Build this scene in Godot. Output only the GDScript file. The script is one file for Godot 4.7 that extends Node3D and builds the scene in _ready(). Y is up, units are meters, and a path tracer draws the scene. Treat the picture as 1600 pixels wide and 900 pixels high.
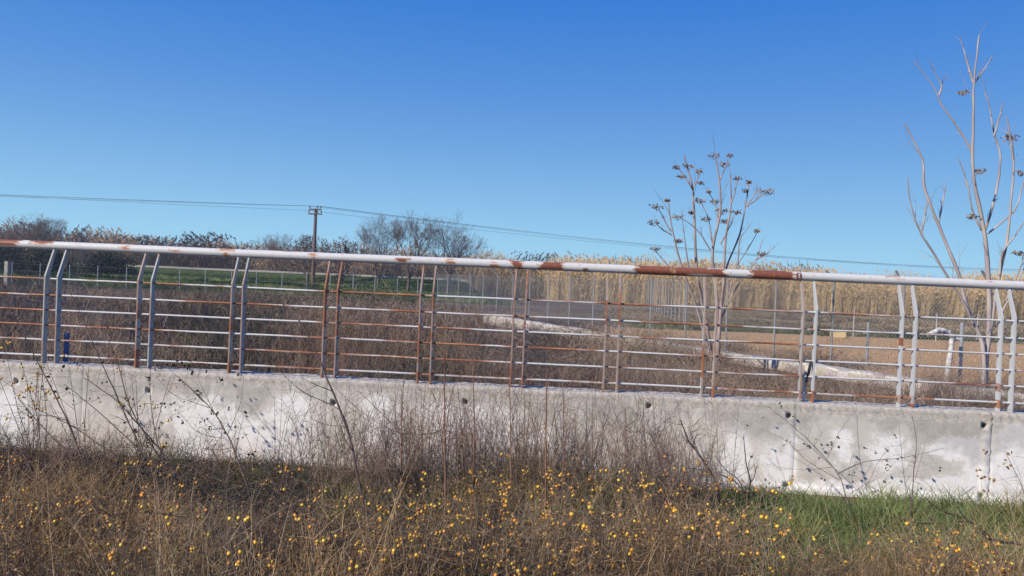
extends Node3D
# ---------------------------------------------------------------- camera constants (photo 1600 x 900)
const FPX := 1232.0
const EYE := 1.72
const WALL_TOP := 0.775
const WALL_FRONT := -6.93
const POST_Z := -7.05
const PIPE_Z := -7.165
var cam_basis := Basis.from_euler(Vector3(-0.0081, 0.0577, 0.0425))
var rng := RandomNumberGenerator.new()
var noise := FastNoiseLite.new()
var fine := FastNoiseLite.new()
var used := {}
var M := {}

# ---------------------------------------------------------------- mesh builder
class MB:
	var v := PackedVector3Array()
	var n := PackedVector3Array()
	var c := PackedColorArray()
	var ix := PackedInt32Array()
	func tube(pts: Array, rad: Array, sides: int, cols: Array, cap := true) -> void:
		var base := v.size()
		var m := pts.size()
		for i in m:
			var p: Vector3 = pts[i]
			var a: Vector3 = pts[max(i - 1, 0)]
			var b: Vector3 = pts[min(i + 1, m - 1)]
			var t := (b - a)
			if t.length() < 1e-6: t = Vector3.UP
			t = t.normalized()
			var ref := Vector3.UP if absf(t.y) < 0.8 else Vector3.RIGHT
			if absf(t.y) >= 0.8 and absf(t.x) > 0.9: ref = Vector3.BACK
			var s := t.cross(ref).normalized()
			var w := s.cross(t)
			var r: float = rad[i]
			var col: Color = cols[i % cols.size()]
			for k in sides:
				var an := TAU * k / sides
				var d := s * cos(an) + w * sin(an)
				v.append(p + d * r); n.append(d); c.append(col)
		for i in m - 1:
			for k in sides:
				var k2 := (k + 1) % sides
				var a0 := base + i * sides + k
				var a1 := base + i * sides + k2
				var b0 := a0 + sides
				var b1 := a1 + sides
				ix.append_array([a0, a1, b0, a1, b1, b0])
		if cap and sides > 3:
			for e in [0, m - 1]:
				var ci := v.size()
				var dd: Vector3 = (pts[0] - pts[1]) if e == 0 else (pts[m - 1] - pts[m - 2])
				dd = dd.normalized()
				v.append(pts[e]); n.append(dd); c.append(cols[e % cols.size()])
				for k in sides:
					v.append(v[base + e * sides + k]); n.append(dd); c.append(cols[e % cols.size()])
				for k in sides:
					if e == 0: ix.append_array([ci, ci + 1 + (k + 1) % sides, ci + 1 + k])
					else: ix.append_array([ci, ci + 1 + k, ci + 1 + (k + 1) % sides])
	func quad(a: Vector3, b: Vector3, d: Vector3, e: Vector3, col: Color) -> void:
		var nn := (b - a).cross(d - a)
		if nn.length() < 1e-12: return
		nn = nn.normalized()
		var i := v.size()
		v.append_array([a, b, d, e]); n.append_array([nn, nn, nn, nn]); c.append_array([col, col, col, col])
		ix.append_array([i, i + 2, i + 1, i, i + 3, i + 2])
	func box(ctr: Vector3, sx: Vector3, sy: Vector3, sz: Vector3, col: Color) -> void:
		# half axes
		for s in [-1.0, 1.0]:
			for ax in [[sx, sy, sz], [sy, sz, sx], [sz, sx, sy]]:
				var o: Vector3 = ctr + ax[0] * s
				var e: Vector3 = ax[1] * (s if ax[1].cross(ax[2]).dot(ax[0]) > 0 else -s)
				var g: Vector3 = ax[2]
				quad(o - e - g, o + e - g, o + e + g, o - e + g, col)
	func blade(p: Vector3, d: Vector3, bend: Vector3, w: float, segs: int, col: Color) -> void:
		# flat tapering strip from p along d, bending
		var side := d.cross(Vector3(0.31, 0.2, 0.93)).normalized()
		if side.length() < 0.1: side = Vector3.RIGHT
		var base := v.size()
		for i in segs + 1:
			var t := float(i) / segs
			var q := p + d * t + bend * t * t
			var ww := w * (1.0 - 0.85 * t)
			var tn := (d + bend * 2.0 * t).normalized()
			var nn := tn.cross(side).normalized()
			v.append(q - side * ww); v.append(q + side * ww)
			n.append(nn); n.append(nn); c.append(col); c.append(col)
		for i in segs:
			var a := base + i * 2
			ix.append_array([a, a + 1, a + 2, a + 1, a + 3, a + 2])
	func mesh() -> ArrayMesh:
		var arr := []
		arr.resize(Mesh.ARRAY_MAX)
		arr[Mesh.ARRAY_VERTEX] = v; arr[Mesh.ARRAY_NORMAL] = n
		arr[Mesh.ARRAY_COLOR] = c; arr[Mesh.ARRAY_INDEX] = ix
		var am := ArrayMesh.new()
		am.add_surface_from_arrays(Mesh.PRIMITIVE_TRIANGLES, arr)
		return am

# ---------------------------------------------------------------- helpers
func ray(px: float, py: float) -> Vector3:
	return cam_basis * Vector3((px - 800.0) / FPX, -(py - 450.0) / FPX, -1.0)
func P(px: float, py: float, depth: float) -> Vector3:
	return Vector3(0, EYE, 0) + ray(px, py) * depth
func HY(px: float, depth: float, y: float) -> Vector3:      # the point of height y in that direction and depth
	var a := P(px, 0, depth)
	var b := P(px, 900, depth)
	return a.lerp(b, (y - a.y) / (b.y - a.y))
func G(px: float, depth: float) -> Vector3:
	return HY(px, depth, 0.0)
func on_z(px: float, py: float, z: float) -> Vector3:
	var r := ray(px, py)
	return Vector3(0, EYE, 0) + r * (z / r.z)
func numbered(called: String) -> String:
	var k: int = used.get(called, 0)
	used[called] = k + 1
	return called if k == 0 else "%s_%03d" % [called, k]
func tag(o: Node, label: String, category: String, group := "") -> Node:
	o.set_meta("label", label); o.set_meta("category", category)
	if group != "": o.set_meta("group", group)
	return o
func thing(called: String, label: String, category: String, at := Vector3.ZERO, group := "") -> Node3D:
	var o := Node3D.new()
	o.name = numbered(called); add_child(o); o.position = at
	tag(o, label, category, group)
	return o
func part(parent: Node, called: String, mesh: Mesh, m: Material, at := Vector3.ZERO) -> MeshInstance3D:
	var o := MeshInstance3D.new()
	o.name = called; o.mesh = mesh; o.material_override = m; o.position = at
	parent.add_child(o, true)
	return o
func struct(called: String, mesh: Mesh, m: Material) -> MeshInstance3D:
	var o := part(self, called, mesh, m)
	o.set_meta("kind", "structure")
	return o
func vmat(rough := 0.9, spec := 0.3) -> StandardMaterial3D:
	var m := StandardMaterial3D.new()
	m.vertex_color_use_as_albedo = true
	m.roughness = rough; m.metallic_specular = spec
	m.cull_mode = BaseMaterial3D.CULL_DISABLED
	return m
func cmat(col: Color, rough := 0.9) -> StandardMaterial3D:   # col is linear
	var m := StandardMaterial3D.new()
	m.albedo_color = col.linear_to_srgb(); m.roughness = rough
	return m
func noise_mat(a: Color, b: Color, freq: float, size: float, rough := 1.0) -> StandardMaterial3D:
	var t := NoiseTexture2D.new()
	var nz := FastNoiseLite.new()
	nz.seed = 5; nz.frequency = freq; nz.fractal_octaves = 5; nz.fractal_gain = 0.65
	t.noise = nz; t.width = 512; t.height = 512; t.seamless = true
	var g := Gradient.new()
	g.set_color(0, a.linear_to_srgb()); g.set_color(1, b.linear_to_srgb())
	g.set_offset(0, 0.25); g.set_offset(1, 0.75)
	t.color_ramp = g
	var m := StandardMaterial3D.new()
	m.albedo_texture = t; m.roughness = rough; m.metallic_specular = 0.0
	m.uv1_triplanar = true; m.uv1_world_triplanar = true
	m.uv1_scale = Vector3.ONE / size
	return m
func rr(a: float, b: float) -> float:
	return rng.randf_range(a, b)
func rdir() -> Vector3:
	return Vector3(rr(-1, 1), rr(-1, 1), rr(-1, 1)).normalized()
func jit(col: Color, k: float) -> Color:
	var f := 1.0 + rr(-k, k)
	return Color(col.r * f, col.g * f * (1.0 + rr(-k, k) * 0.2), col.b * f * (1.0 + rr(-k, k) * 0.3))
func multi(called: String, mesh: Mesh, m: Material, xf: Array, cols: Array, label: String, category: String) -> void:
	var mm := MultiMesh.new()
	mm.transform_format = MultiMesh.TRANSFORM_3D
	mm.use_colors = true
	mm.mesh = mesh
	mm.instance_count = xf.size()
	for i in xf.size():
		mm.set_instance_transform(i, xf[i]); mm.set_instance_color(i, cols[i])
	var o := MultiMeshInstance3D.new()
	o.name = numbered(called); o.multimesh = mm; o.material_override = m
	add_child(o)
	tag(o, label, category); o.set_meta("kind", "stuff")
func smooth_pts(pts: Array, per := 4) -> Array:
	if pts.size() < 3: return pts
	var out := []
	for i in pts.size() - 1:
		var p0: Vector3 = pts[max(i - 1, 0)]
		var p1: Vector3 = pts[i]
		var p2: Vector3 = pts[i + 1]
		var p3: Vector3 = pts[min(i + 2, pts.size() - 1)]
		for k in per:
			out.append(p1.cubic_interpolate(p2, p0, p3, float(k) / per))
	out.append(pts[-1])
	return out

# ---------------------------------------------------------------- plants
var rmin := 0.0
func branch(mb: MB, p: Vector3, d: Vector3, ln: float, r: float, lvl: int, col: Color, spread: float, up: float, tips: Array) -> void:
	var pts := [p]
	var rad := [maxf(r, rmin)]
	var q := p
	var dd := d
	var segs := 3 if lvl > 1 else 2
	for i in segs:
		dd = (dd + rdir() * 0.16 + Vector3.UP * up * 0.12).normalized()
		q += dd * ln / segs
		pts.append(q); rad.append(maxf(r * (1.0 - 0.42 * (i + 1) / segs), rmin))
	mb.tube(pts, rad, 5 if lvl > 3 else 3, [col], false)
	if lvl <= 0:
		tips.append(q); return
	var kids := 2 + rng.randi() % 2
	for k in kids:
		var nd := (dd + rdir() * spread + Vector3.UP * up).normalized()
		branch(mb, q, nd, ln * rr(0.62, 0.88), r * 0.58, lvl - 1, col, spread, up, tips)
	for k in 1 + rng.randi() % 2:
		var at: Vector3 = pts[1 + rng.randi() % (segs)]
		var nd2 := (dd * 0.6 + rdir() * spread * 1.3 + Vector3.UP * up).normalized()
		branch(mb, at, nd2, ln * rr(0.45, 0.7), r * 0.42, max(lvl - 2, 0), col, spread, up, tips)
func leaves(mb: MB, ctr: Vector3, rad: Vector3, count: int, size: float, col: Color) -> void:
	for i in count:
		var d := rdir() * pow(rng.randf(), 0.4)
		var p := ctr + d * rad
		var a := rdir() * size * rr(0.6, 1.3)
		var b := a.cross(rdir()).normalized() * size * 0.45
		mb.quad(p, p + a * 0.5 + b, p + a, p + a * 0.5 - b, jit(col, 0.35))
func bare_tree(label: String, px: float, depth: float, height: float, lvl: int, col: Color, spread: float, stems: int, group: String, leafy := 0, leaf_col := Color(0.1, 0.06, 0.05)) -> void:
	var base := G(px, depth)
	var o := thing("bare_tree" if leafy == 0 else "leafy_shrub", label, "tree" if leafy == 0 else "shrub", base, group)
	var mb := MB.new()
	var tips := []
	var tr := MB.new()
	var lean := Vector3(rr(-0.06, 0.06), 1, rr(-0.06, 0.06))
	var fork := lean * height * 0.22
	tr.tube([Vector3(0, -0.15, 0), lean * height * 0.1, fork], [height * 0.022, height * 0.018, height * 0.016], 6, [col])
	part(o, "trunk", tr.mesh(), M.plant)
	rmin = depth * 0.00007
	for s in stems:
		var an := TAU * s / stems + rr(-0.4, 0.4)
		var d := Vector3(cos(an) * spread * 0.55, 1, sin(an) * spread * 0.55).normalized()
		branch(mb, fork, d, height * 0.24, height * 0.011, lvl, col, spread, 0.22, tips)
	# scale the crown so the tree has the wanted height
	var top := 0.0
	for t in tips: top = maxf(top, t.y)
	var f := (height - fork.y) / maxf(top - fork.y, 0.1)
	for i in mb.v.size(): mb.v[i] = fork + (mb.v[i] - fork) * Vector3(f, f, f)
	rmin = 0.0
	part(o, "crown", mb.mesh(), M.plant)
	if leafy > 0:
		var lm := MB.new()
		for t in tips:
			leaves(lm, fork + (t - fork) * f, Vector3.ONE * 0.16, leafy, 0.09, leaf_col)
		part(o, "foliage", lm.mesh(), M.plant)
# a plant whose stems follow given lines (photo pixels, tip first, base last); every stem has its own depth
func line_plant(called: String, label: String, category: String, lines: Array, d_top: float, d_base: float, r_base: float, col: Color, twigs: int, leaf_n: int, leaf_col: Color, group := "", clusters := [], to_ground := true, spread_d := 0.25) -> void:
	var all := []
	for li in lines.size():
		var L: Array = lines[li]
		var off := rr(-spread_d, spread_d) if li > 0 else 0.0
		var w := []
		var pymin := 1e9
		var pymax := -1e9
		for L2 in lines:
			for q in L2: pymin = minf(pymin, q[1]); pymax = maxf(pymax, q[1])
		for q in L:
			var t := clampf((q[1] - pymin) / maxf(pymax - pymin, 1.0), 0, 1)
			w.append(P(q[0], q[1], lerpf(d_top, d_base, t) + off * (1.0 - t)))
		all.append(w)
	var base: Vector3 = all[0][-1]
	base.y = 0.0
	if to_ground:
		var last: Vector3 = all[0][-1]
		if last.y > 0.02: all[0].append(Vector3(last.x, -0.05, last.z))
	var o := thing(called, label, category, base, group)
	var mb := MB.new()
	var lm := MB.new()
	for li in all.size():
		var raw := []
		for p in all[li]: raw.append(p - base)
		var pts := smooth_pts(raw, 4)
		var m := pts.size()
		var ln0 := 0.0
		var ln1 := 0.0
		for i in all[0].size() - 1: ln0 += all[0][i].distance_to(all[0][i + 1])
		for i in raw.size() - 1: ln1 += raw[i].distance_to(raw[i + 1])
		var r0: float = r_base * (1.0 if li == 0 else clampf(0.9 * ln1 / ln0, 0.3, 0.78))
		var rad := []
		for i in m:
			rad.append(lerpf(minf(r0 * 0.35, 0.011), r0, pow(float(i) / (m - 1), 1.1)))
			if r_base > 0.03: rad[i] *= rr(0.9, 1.14)
			if i > 0 and i < m - 1: pts[i] += rdir() * minf(r0, 0.012) * 0.35
		mb.tube(pts, rad, 6 if r0 > 0.015 else 5, [col, jit(col, 0.3), jit(col, 0.2), jit(col, 0.35), jit(col, 0.25)])
		for k in twigs:
			var i := rng.randi() % (m - 1)
			var d: Vector3 = (pts[i] - pts[min(i + 1, m - 1)]).normalized()
			var td := (d * 0.7 + rdir()).normalized()
			if r_base > 0.03: td = (d + rdir() * 0.7 + Vector3.UP * 0.5).normalized()
			var ln := rr(0.06, 0.26) * (1.0 if r0 < 0.02 else 2.4)
			var q: Vector3 = pts[i] + td * ln * 0.5
			var e := q + (td + rdir() * 0.4).normalized() * ln * 0.5
			var tr: float = minf(rad[i] * 0.55, 0.006)
			mb.tube([pts[i], q, e], [tr, tr * 0.7, tr * 0.35], 3, [col], false)
			if rng.randf() < 0.5:
				mb.tube([q, q + (td + rdir()).normalized() * ln * 0.4], [tr * 0.6, tr * 0.3], 3, [col], false)
			if leaf_n > 0 and rng.randf() < 0.6:
				leaves(lm, e, Vector3.ONE * 0.025, leaf_n, 0.028, leaf_col)
	part(o, "stem", mb.mesh(), M.plant)
	if lm.v.size() > 0: part(o, "dry_leaf", lm.mesh(), M.plant).set_meta("kind", "stuff")
	for cl in clusters:
		var cm := MB.new()
		var ctr := P(cl[0], cl[1], (d_top + d_base) * 0.5 + rr(-0.2, 0.2)) - base
		var w: float = cl[2] * 0.85
		leaves(cm, Vector3.ZERO, Vector3(w * 1.3, w * 0.34, w * 0.9), int(30 + w * 130), 0.045, Color(0.26, 0.21, 0.185))
		for k in 7:
			cm.tube([Vector3(0, -w * 0.7, 0), Vector3(rr(-w, w), rr(-w, w) * 0.4, rr(-w, w))], [0.004, 0.002], 3, [col], false)
		part(o, "seed_cluster", cm.mesh(), M.plant, ctr).set_meta("kind", "stuff")

# a square patch of growth, unit height, of the given width in metres
func patch(kind: String, size: float, count: int, sd: int) -> ArrayMesh:
	rng.seed = sd
	var mb := MB.new()
	var hs := size * 0.5
	for i in count:
		var p := Vector3(rr(-hs, hs), -0.02, rr(-hs, hs)) * 1.12
		var clump := noise.get_noise_2d(p.x * 9.0 + sd, p.z * 9.0)
		if kind == "thicket":
			var h := rr(0.3, 1.0) * (1.0 + 0.25 * clump)
			var tone := (rr(0.2, 0.8) if rng.randf() < 0.7 else rr(0.9, 1.5)) * (1.0 + 0.5 * clump)
			var col := Color(1, 0.95, 0.9) * tone
			if rng.randf() < 0.035:
				mb.blade(p, Vector3(rr(-0.5, 0.5), rr(1.0, 1.5), rr(-0.3, 0.3)), Vector3(rr(-0.3, 0.3), rr(-0.4, 0.0), rr(-0.2, 0.2)), 0.0026, 5, Color(1.3, 1.15, 1.0) * rr(0.5, 1.1))
			var q := rng.randf()
			if q < 0.2: col = Color(1.0, 0.7, 0.42) * tone
			elif q < 0.35: col = Color(0.5, 0.42, 0.38) * tone
			var d := Vector3(rr(-0.12, 0.12), h, rr(-0.12, 0.12))
			if rng.randf() < 0.12: d = Vector3(rr(-0.5, 0.5), h * 0.6, rr(-0.4, 0.4))
			mb.blade(p, d, Vector3(rr(-0.14, 0.14), rr(-0.1, 0.0), rr(-0.14, 0.14)), rr(0.001, 0.0028), 3, col)
			for k in 4:
				var e := p + d * rr(0.35, 0.98)
				var tw := Vector3(rr(-0.1, 0.1), rr(-0.04, 0.2), rr(-0.1, 0.1))
				mb.blade(e, tw, rdir() * 0.03, 0.0013, 2, col)
				if rng.randf() < 0.2:
					var a := rdir() * rr(0.01, 0.022)
					var b := a.cross(rdir()).normalized() * 0.006
					mb.quad(e + tw, e + tw + a * 0.5 + b, e + tw + a, e + tw + a * 0.5 - b, Color(1.0, 0.68, 0.42) * rr(0.3, 1.2))
		elif kind == "scrub":
			var h := rr(0.35, 1.0) * (1.0 + 0.4 * clump)
			var col := Color(1, 0.96, 0.93) * rr(0.4, 1.1) * (1.0 + 0.4 * clump)
			var d := Vector3(rr(-0.2, 0.2), h, rr(-0.2, 0.2))
			mb.blade(p, d, Vector3(rr(-0.25, 0.25), rr(-0.2, 0.0), rr(-0.25, 0.25)), rr(0.0025, 0.005), 3, col)
			for k in 3:
				mb.blade(p + d * rr(0.3, 0.95), Vector3(rr(-0.15, 0.15), rr(-0.02, 0.25), rr(-0.15, 0.15)), rdir() * 0.05, 0.0022, 2, col)
		elif kind == "wisps":
			var h := rr(0.45, 1.0)
			var col := Color(1, 0.94, 0.9) * rr(0.45, 1.2)
			var d := Vector3(rr(-0.22, 0.22), h, rr(-0.15, 0.15))
			var bd := Vector3(rr(-0.16, 0.16), rr(-0.06, 0.0), rr(-0.1, 0.1))
			mb.tube([p, p + d * 0.35 + bd * 0.12, p + d * 0.7 + bd * 0.49, p + d + bd], [0.0028, 0.0023, 0.0017, 0.0009], 3, [col], false)
			for k in 8:
				var t := rr(0.25, 0.97)
				var e := p + d * t + bd * t * t
				var tw := Vector3(rr(-0.16, 0.16), rr(0.0, 0.2), rr(-0.1, 0.1))
				mb.blade(e, tw, rdir() * 0.04, 0.0015, 2, col)
				mb.blade(e + tw * rr(0.4, 0.9), rdir() * 0.08, rdir() * 0.02, 0.0011, 2, col)
		elif kind == "grass":
			var h := rr(0.35, 1.0) * (1.0 + 0.3 * clump)
			mb.blade(p, Vector3(rr(-0.09, 0.09), h, rr(-0.09, 0.09)), Vector3(rr(-0.16, 0.16), rr(-0.35, -0.05) * h, rr(-0.16, 0.16)), rr(0.0025, 0.0055), 3, Color(1, 1, 0.95) * rr(0.45, 1.15) if rng.randf() < 0.78 else Color(1.9, 1.25, 1.3) * rr(0.5, 1.0))
		elif kind == "weeds":
			var h := rr(0.3, 1.0) * (1.0 + 0.5 * clump)
			mb.blade(p, Vector3(rr(-0.25, 0.25), h, rr(-0.25, 0.25)), Vector3(rr(-0.3, 0.3), -0.3 * h, rr(-0.3, 0.3)), rr(0.015, 0.04), 2, Color(1, 1, 1) * rr(0.35, 1.1) * (1.0 + 0.4 * clump))
		elif kind == "reed":
			var h := (rr(0.55, 0.88) if rng.randf() < 0.75 else rr(0.85, 1.1)) * (1.0 + 0.18 * clump)
			var lean := Vector3(rr(-0.35, 0.5), h, rr(-0.3, 0.3))
			var col := Color(1, 1, 1) * rr(0.55, 1.1)
			mb.blade(p, lean, Vector3(rr(-0.1, 0.25), 0, 0), 0.009, 2, col)
			for k in 5:
				mb.blade(p + lean * rr(0.1, 0.92), Vector3(rr(-0.2, 0.2), rr(0.06, 0.16), rr(-0.2, 0.2)), Vector3(rr(-0.1, 0.15), -0.03, 0), 0.009, 2, col * rr(0.75, 1.15))
			if rng.randf() < 0.5:
				for k in 2:
					mb.blade(p + lean * 0.97 + Vector3(0.05, 0, 0), Vector3(rr(0.0, 0.2), rr(0.05, 0.1), rr(-0.05, 0.05)), Vector3(0.08, -0.02, 0), 0.022, 2, Color(1.0, 0.93, 0.9) * rr(0.6, 0.95))
	return mb.mesh()
func thicket_h(px: float, d: float) -> float:      # the growth gets lower and thinner towards the open grass
	var lim := 700.0
	if px < 260: lim = 690.0
	elif px < 800: lim = 712.0
	elif px < 1080: lim = 700.0
	elif px < 1200: lim = lerpf(700, 752, (px - 1080) / 120.0)
	else: lim = 832.0
	lim += 22.0 * noise.get_noise_1d(px * 0.12) - 8.0
	var y := lerpf(lim, maxf(815.0, lim + 40.0), clampf((6.3 - d) / 2.3, 0, 1))
	return clampf(EYE - (y - 440.0 - (px - 800.0) * 0.0425) * d / FPX, 0.12, 0.62)
func xform(p: Vector3, w: float, h: float) -> Transform3D:
	var b := Basis(Vector3.UP, rr(0, TAU)).scaled(Vector3(w, h, w))
	return Transform3D(b, p)

# ---------------------------------------------------------------- paint and rust
const PAINT := Color(0.55, 0.56, 0.565)
const RUST := Color(0.21, 0.075, 0.045)
const ORANGE := Color(0.38, 0.175, 0.085)
var pipe_rust := []
func pipe_color(x: float, ang: float) -> Color:     # ang 0 = facing the road, PI/2 = top
	var q := noise.get_noise_3d(x * 9.0, cos(ang) * 0.5 * 9, sin(ang) * 4.5)
	var col := PAINT * (1.0 + 0.08 * fine.get_noise_2d(x * 14.0, ang * 3.0))
	for r in pipe_rust:
		var c0: float = (r[0] + r[1]) * 0.5
		var hw: float = (r[1] - r[0]) * 0.5
		var e: float = 1.0 - absf(x - c0) / hw
		var ed := hw * e + q * 0.07 + 0.03 * fine.get_noise_2d(x * 18.0, ang * 4.0)
		var va: float = absf(wrapf(ang - r[2], -PI, PI))
		var ev: float = r[3] - va + q * 0.9
		var k := minf(ed / 0.035, ev / 0.45)
		if k > 0.0:
			var rc: Color = r[4]
			rc = rc * (1.0 + 0.35 * fine.get_noise_2d(x * 22.0, ang * 9.0))
			if k < 0.5: rc = rc.lerp(Color(0.6, 0.42, 0.24), 0.6)
			col = col.lerp(rc, clampf(k * 2.0, 0, 1))
	var sp := fine.get_noise_3d(x * 30.0, cos(ang) * 3.0, sin(ang) * 3.0)
	if sp > 0.5: col = col.lerp(ORANGE, clampf((sp - 0.5) * 6.0, 0, 0.8))
	return col
func bar_color(x: float, row: int, bias: float) -> Color:
	var k := noise.get_noise_2d(x * 2.6 + row * 37.0, row * 91.0) + bias + fine.get_noise_2d(x * 25.0, row * 13.0) * 0.12
	var col := PAINT * (0.98 + 0.1 * fine.get_noise_2d(x * 20.0, row * 5.0))
	if k > 0.0:
		var rc := RUST.lerp(ORANGE, clampf(0.5 + noise.get_noise_2d(x * 7.0, row * 17.0), 0, 1))
		rc = rc * (1.0 + 0.3 * fine.get_noise_2d(x * 40.0, row))
		col = col.lerp(rc, clampf(k * 4.5, 0, 1))
	return col
func railing(called: String, label: String, x0: float, x1: float, posts: Array, clean: bool) -> void:
	var o := thing(called, label, "railing", Vector3((x0 + x1) * 0.5, WALL_TOP, POST_Z))
	var org := o.position
	var mb := MB.new()
	# top pipe: a ring every centimetre so that the flaked paint keeps a sharp edge
	var ry := WALL_TOP + 1.1
	var nseg := int((x1 - x0) / 0.012)
	var sides := 20
	for i in nseg + 1:
		var x := lerpf(x0, x1, float(i) / nseg)
		for k in sides:
			var an := TAU * k / sides
			var d := Vector3(0, sin(an), cos(an))
			mb.v.append(Vector3(x, ry + 0.004 * noise.get_noise_1d(x * 0.8), PIPE_Z) + d * 0.0395 - org)
			mb.n.append(d); mb.c.append(pipe_color(x, an))
	for i in nseg:
		for k in sides:
			var a := i * sides + k
			var b := i * sides + (k + 1) % sides
			mb.ix.append_array([a, b, a + sides, b, b + sides, a + sides])
	var rail := part(o, "top_rail", mb.mesh(), M.steel)
	if not clean:
		var pl := MB.new()
		for q in [[-0.035, 0.0, 0.007, 0.035], [-0.005, 0.0, 0.007, 0.035], [-0.02, 0.028, 0.02, 0.006], [-0.02, -0.028, 0.02, 0.006]]:
			pl.box(Vector3(x1 + q[0], ry + q[1], PIPE_Z + 0.041 - absf(q[1]) * 0.35) - org, Vector3(q[2], 0, 0), Vector3(0, q[3] * 0.6, 0), Vector3(0, 0, 0.003), RUST)
		part(rail, "weld_plate", pl.mesh(), M.steel)
	var hs := [0.788, 0.638, 0.5, 0.362, 0.222, 0.078]
	for row in 6:
		var bm := MB.new()
		var pts := []
		var n := int((x1 - x0) / 0.02)
		for i in n + 1:
			var x := lerpf(x0, x1, float(i) / n)
			var bias := -0.12
			if clean: bias = -0.28
			elif x > -2.2 and x < 2.3: bias = 0.03
			if not clean and x < -4.6 and row < 4: bias = 0.4
			if x > 2.2 and row == 5 and x < 3.3: bias = 0.3
			pts.append(Vector3(x, WALL_TOP + hs[row] + 0.006 * noise.get_noise_2d(x * 1.1, row * 20.0), POST_Z) - org)
			for k in 8:
				var an := TAU * k / 8
				var dv := Vector3(0, sin(an), cos(an))
				bm.v.append(pts[i] + dv * 0.0088); bm.n.append(dv)
				bm.c.append(bar_color(x, row, bias + 0.22 * sin(an + 5.0 * noise.get_noise_2d(x * 3.0, row * 7.0))))
		for i in n:
			for k in 8:
				var a := i * 8 + k
				var b := i * 8 + (k + 1) % 8
				bm.ix.append_array([a, b, a + 8, b, b + 8, a + 8])
		part(o, "bar", bm.mesh(), M.steel)
	for x in posts:
		var pm := MB.new()
		# outline in the plane square to the wall: [height, front offset, back offset]
		var prof := []
		for i in 13: prof.append([lerpf(-0.04, 0.815, i / 12.0), 0.031, -0.031])
		for i in 7:
			var t := (i + 1) / 7.0
			prof.append([lerpf(0.815, 1.063, t), lerpf(0.031, -0.085, t), lerpf(-0.031, -0.121, t)])
		var th := 0.0065
		var rusty: bool = not clean and x > -2.35 and x < 2.2
		var lean := rr(-0.006, 0.006)
		var rows := []
		for q in prof:
			var y: float = q[0]
			var k := noise.get_noise_2d(x * 40.0, y * 5.0) + fine.get_noise_2d(x * 31.0, y * 22.0) * 0.25
			k += -0.02 if rusty else -0.3
			if y < 0.06: k += 0.25
			var col := PAINT * (Color(0.8, 0.83, 0.87) if clean else Color(0.64, 0.64, 0.63))  # rusty-side posts get darker paint, standing in for shade on their faces
			if k > 0: col = col.lerp(RUST.lerp(ORANGE, rr(0.1, 0.7)), clampf(k * 5.0, 0, 1))
			var edge := col.lerp(RUST.lerp(ORANGE, 0.5), 0.55 if (rusty or (not clean and noise.get_noise_2d(x * 9.0, y * 3.0) > -0.05)) else 0.0)
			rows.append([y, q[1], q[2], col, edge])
		for i in rows.size() - 1:
			var a: Array = rows[i]
			var b: Array = rows[i + 1]
			var lx: float = lean * a[0]
			var lx2: float = lean * b[0]
			for s in [-1.0, 1.0]:
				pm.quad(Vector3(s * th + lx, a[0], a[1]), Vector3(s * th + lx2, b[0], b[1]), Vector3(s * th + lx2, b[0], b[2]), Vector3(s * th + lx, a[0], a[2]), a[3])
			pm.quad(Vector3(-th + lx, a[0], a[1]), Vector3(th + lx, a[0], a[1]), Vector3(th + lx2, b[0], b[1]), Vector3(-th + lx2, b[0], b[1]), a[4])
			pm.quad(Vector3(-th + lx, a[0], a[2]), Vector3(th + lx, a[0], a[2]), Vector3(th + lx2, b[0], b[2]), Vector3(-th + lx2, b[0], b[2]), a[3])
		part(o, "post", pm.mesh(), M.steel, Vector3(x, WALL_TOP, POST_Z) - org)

# ---------------------------------------------------------------- concrete wall
var white_spots := []
var joints := []
func wall_color(x: float, h: float) -> Color:
	var big := noise.get_noise_2d(x * 0.9, h * 0.8)
	var streak := noise.get_noise_2d(x * 6.0 + 50.0, h * 0.7)
	var sp := fine.get_noise_2d(x * 35.0, h * 35.0)
	var mid := fine.get_noise_2d(x * 6.0, h * 7.0)
	var col := Color(0.57, 0.545, 0.5) * (1.0 + 0.14 * big + 0.16 * streak + 0.10 * sp + 0.07 * mid)
	# lime-white areas with their own outline
	var w := -1.0
	for s in white_spots:
		var dx: float = (x - s[0]) / s[2]
		var dy: float = (h - s[1]) / s[3]
		w = maxf(w, 1.0 - sqrt(dx * dx + dy * dy))
	w = w + 0.6 * noise.get_noise_2d(x * 3.0 + 9.0, h * 2.0) + 0.25 * mid + 0.3 * streak
	if h < 0.09 and x > 1.2: w = maxf(w, 0.3 + big)
	if h > 0.56: w -= (h - 0.56) * 5.0
	col = col.lerp(Color(0.79, 0.785, 0.775) * (1.0 + 0.05 * sp), (0.55 * smoothstep(-0.2, 0.5, w) + 0.42 * smoothstep(0.0, 0.06, w + 0.3 * sp + 0.2 * mid - 0.2)))
	# dirt run down from the coping, ragged streaks
	var drip := 0.64 - 0.16 * clampf(streak * 2.2 + 0.2, 0, 1) - 0.2 * clampf(noise.get_noise_2d(x * 2.2 + 80.0, 3.0) * 2.5, 0, 1)
	var k := clampf((h - drip) / 0.1 + mid * 0.9, 0, 1)
	col = col.lerp(Color(0.25, 0.235, 0.215) * (1.0 + 0.35 * sp + 0.3 * mid), k * 0.45)
	if h > 0.69:
		col = col.lerp(Color(0.40, 0.375, 0.335) * (1.0 + 0.5 * sp), 0.6)
	for j in joints:
		if absf(x - j + 0.004 * mid) < 0.006: col = col * 0.8
	return col
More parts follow.
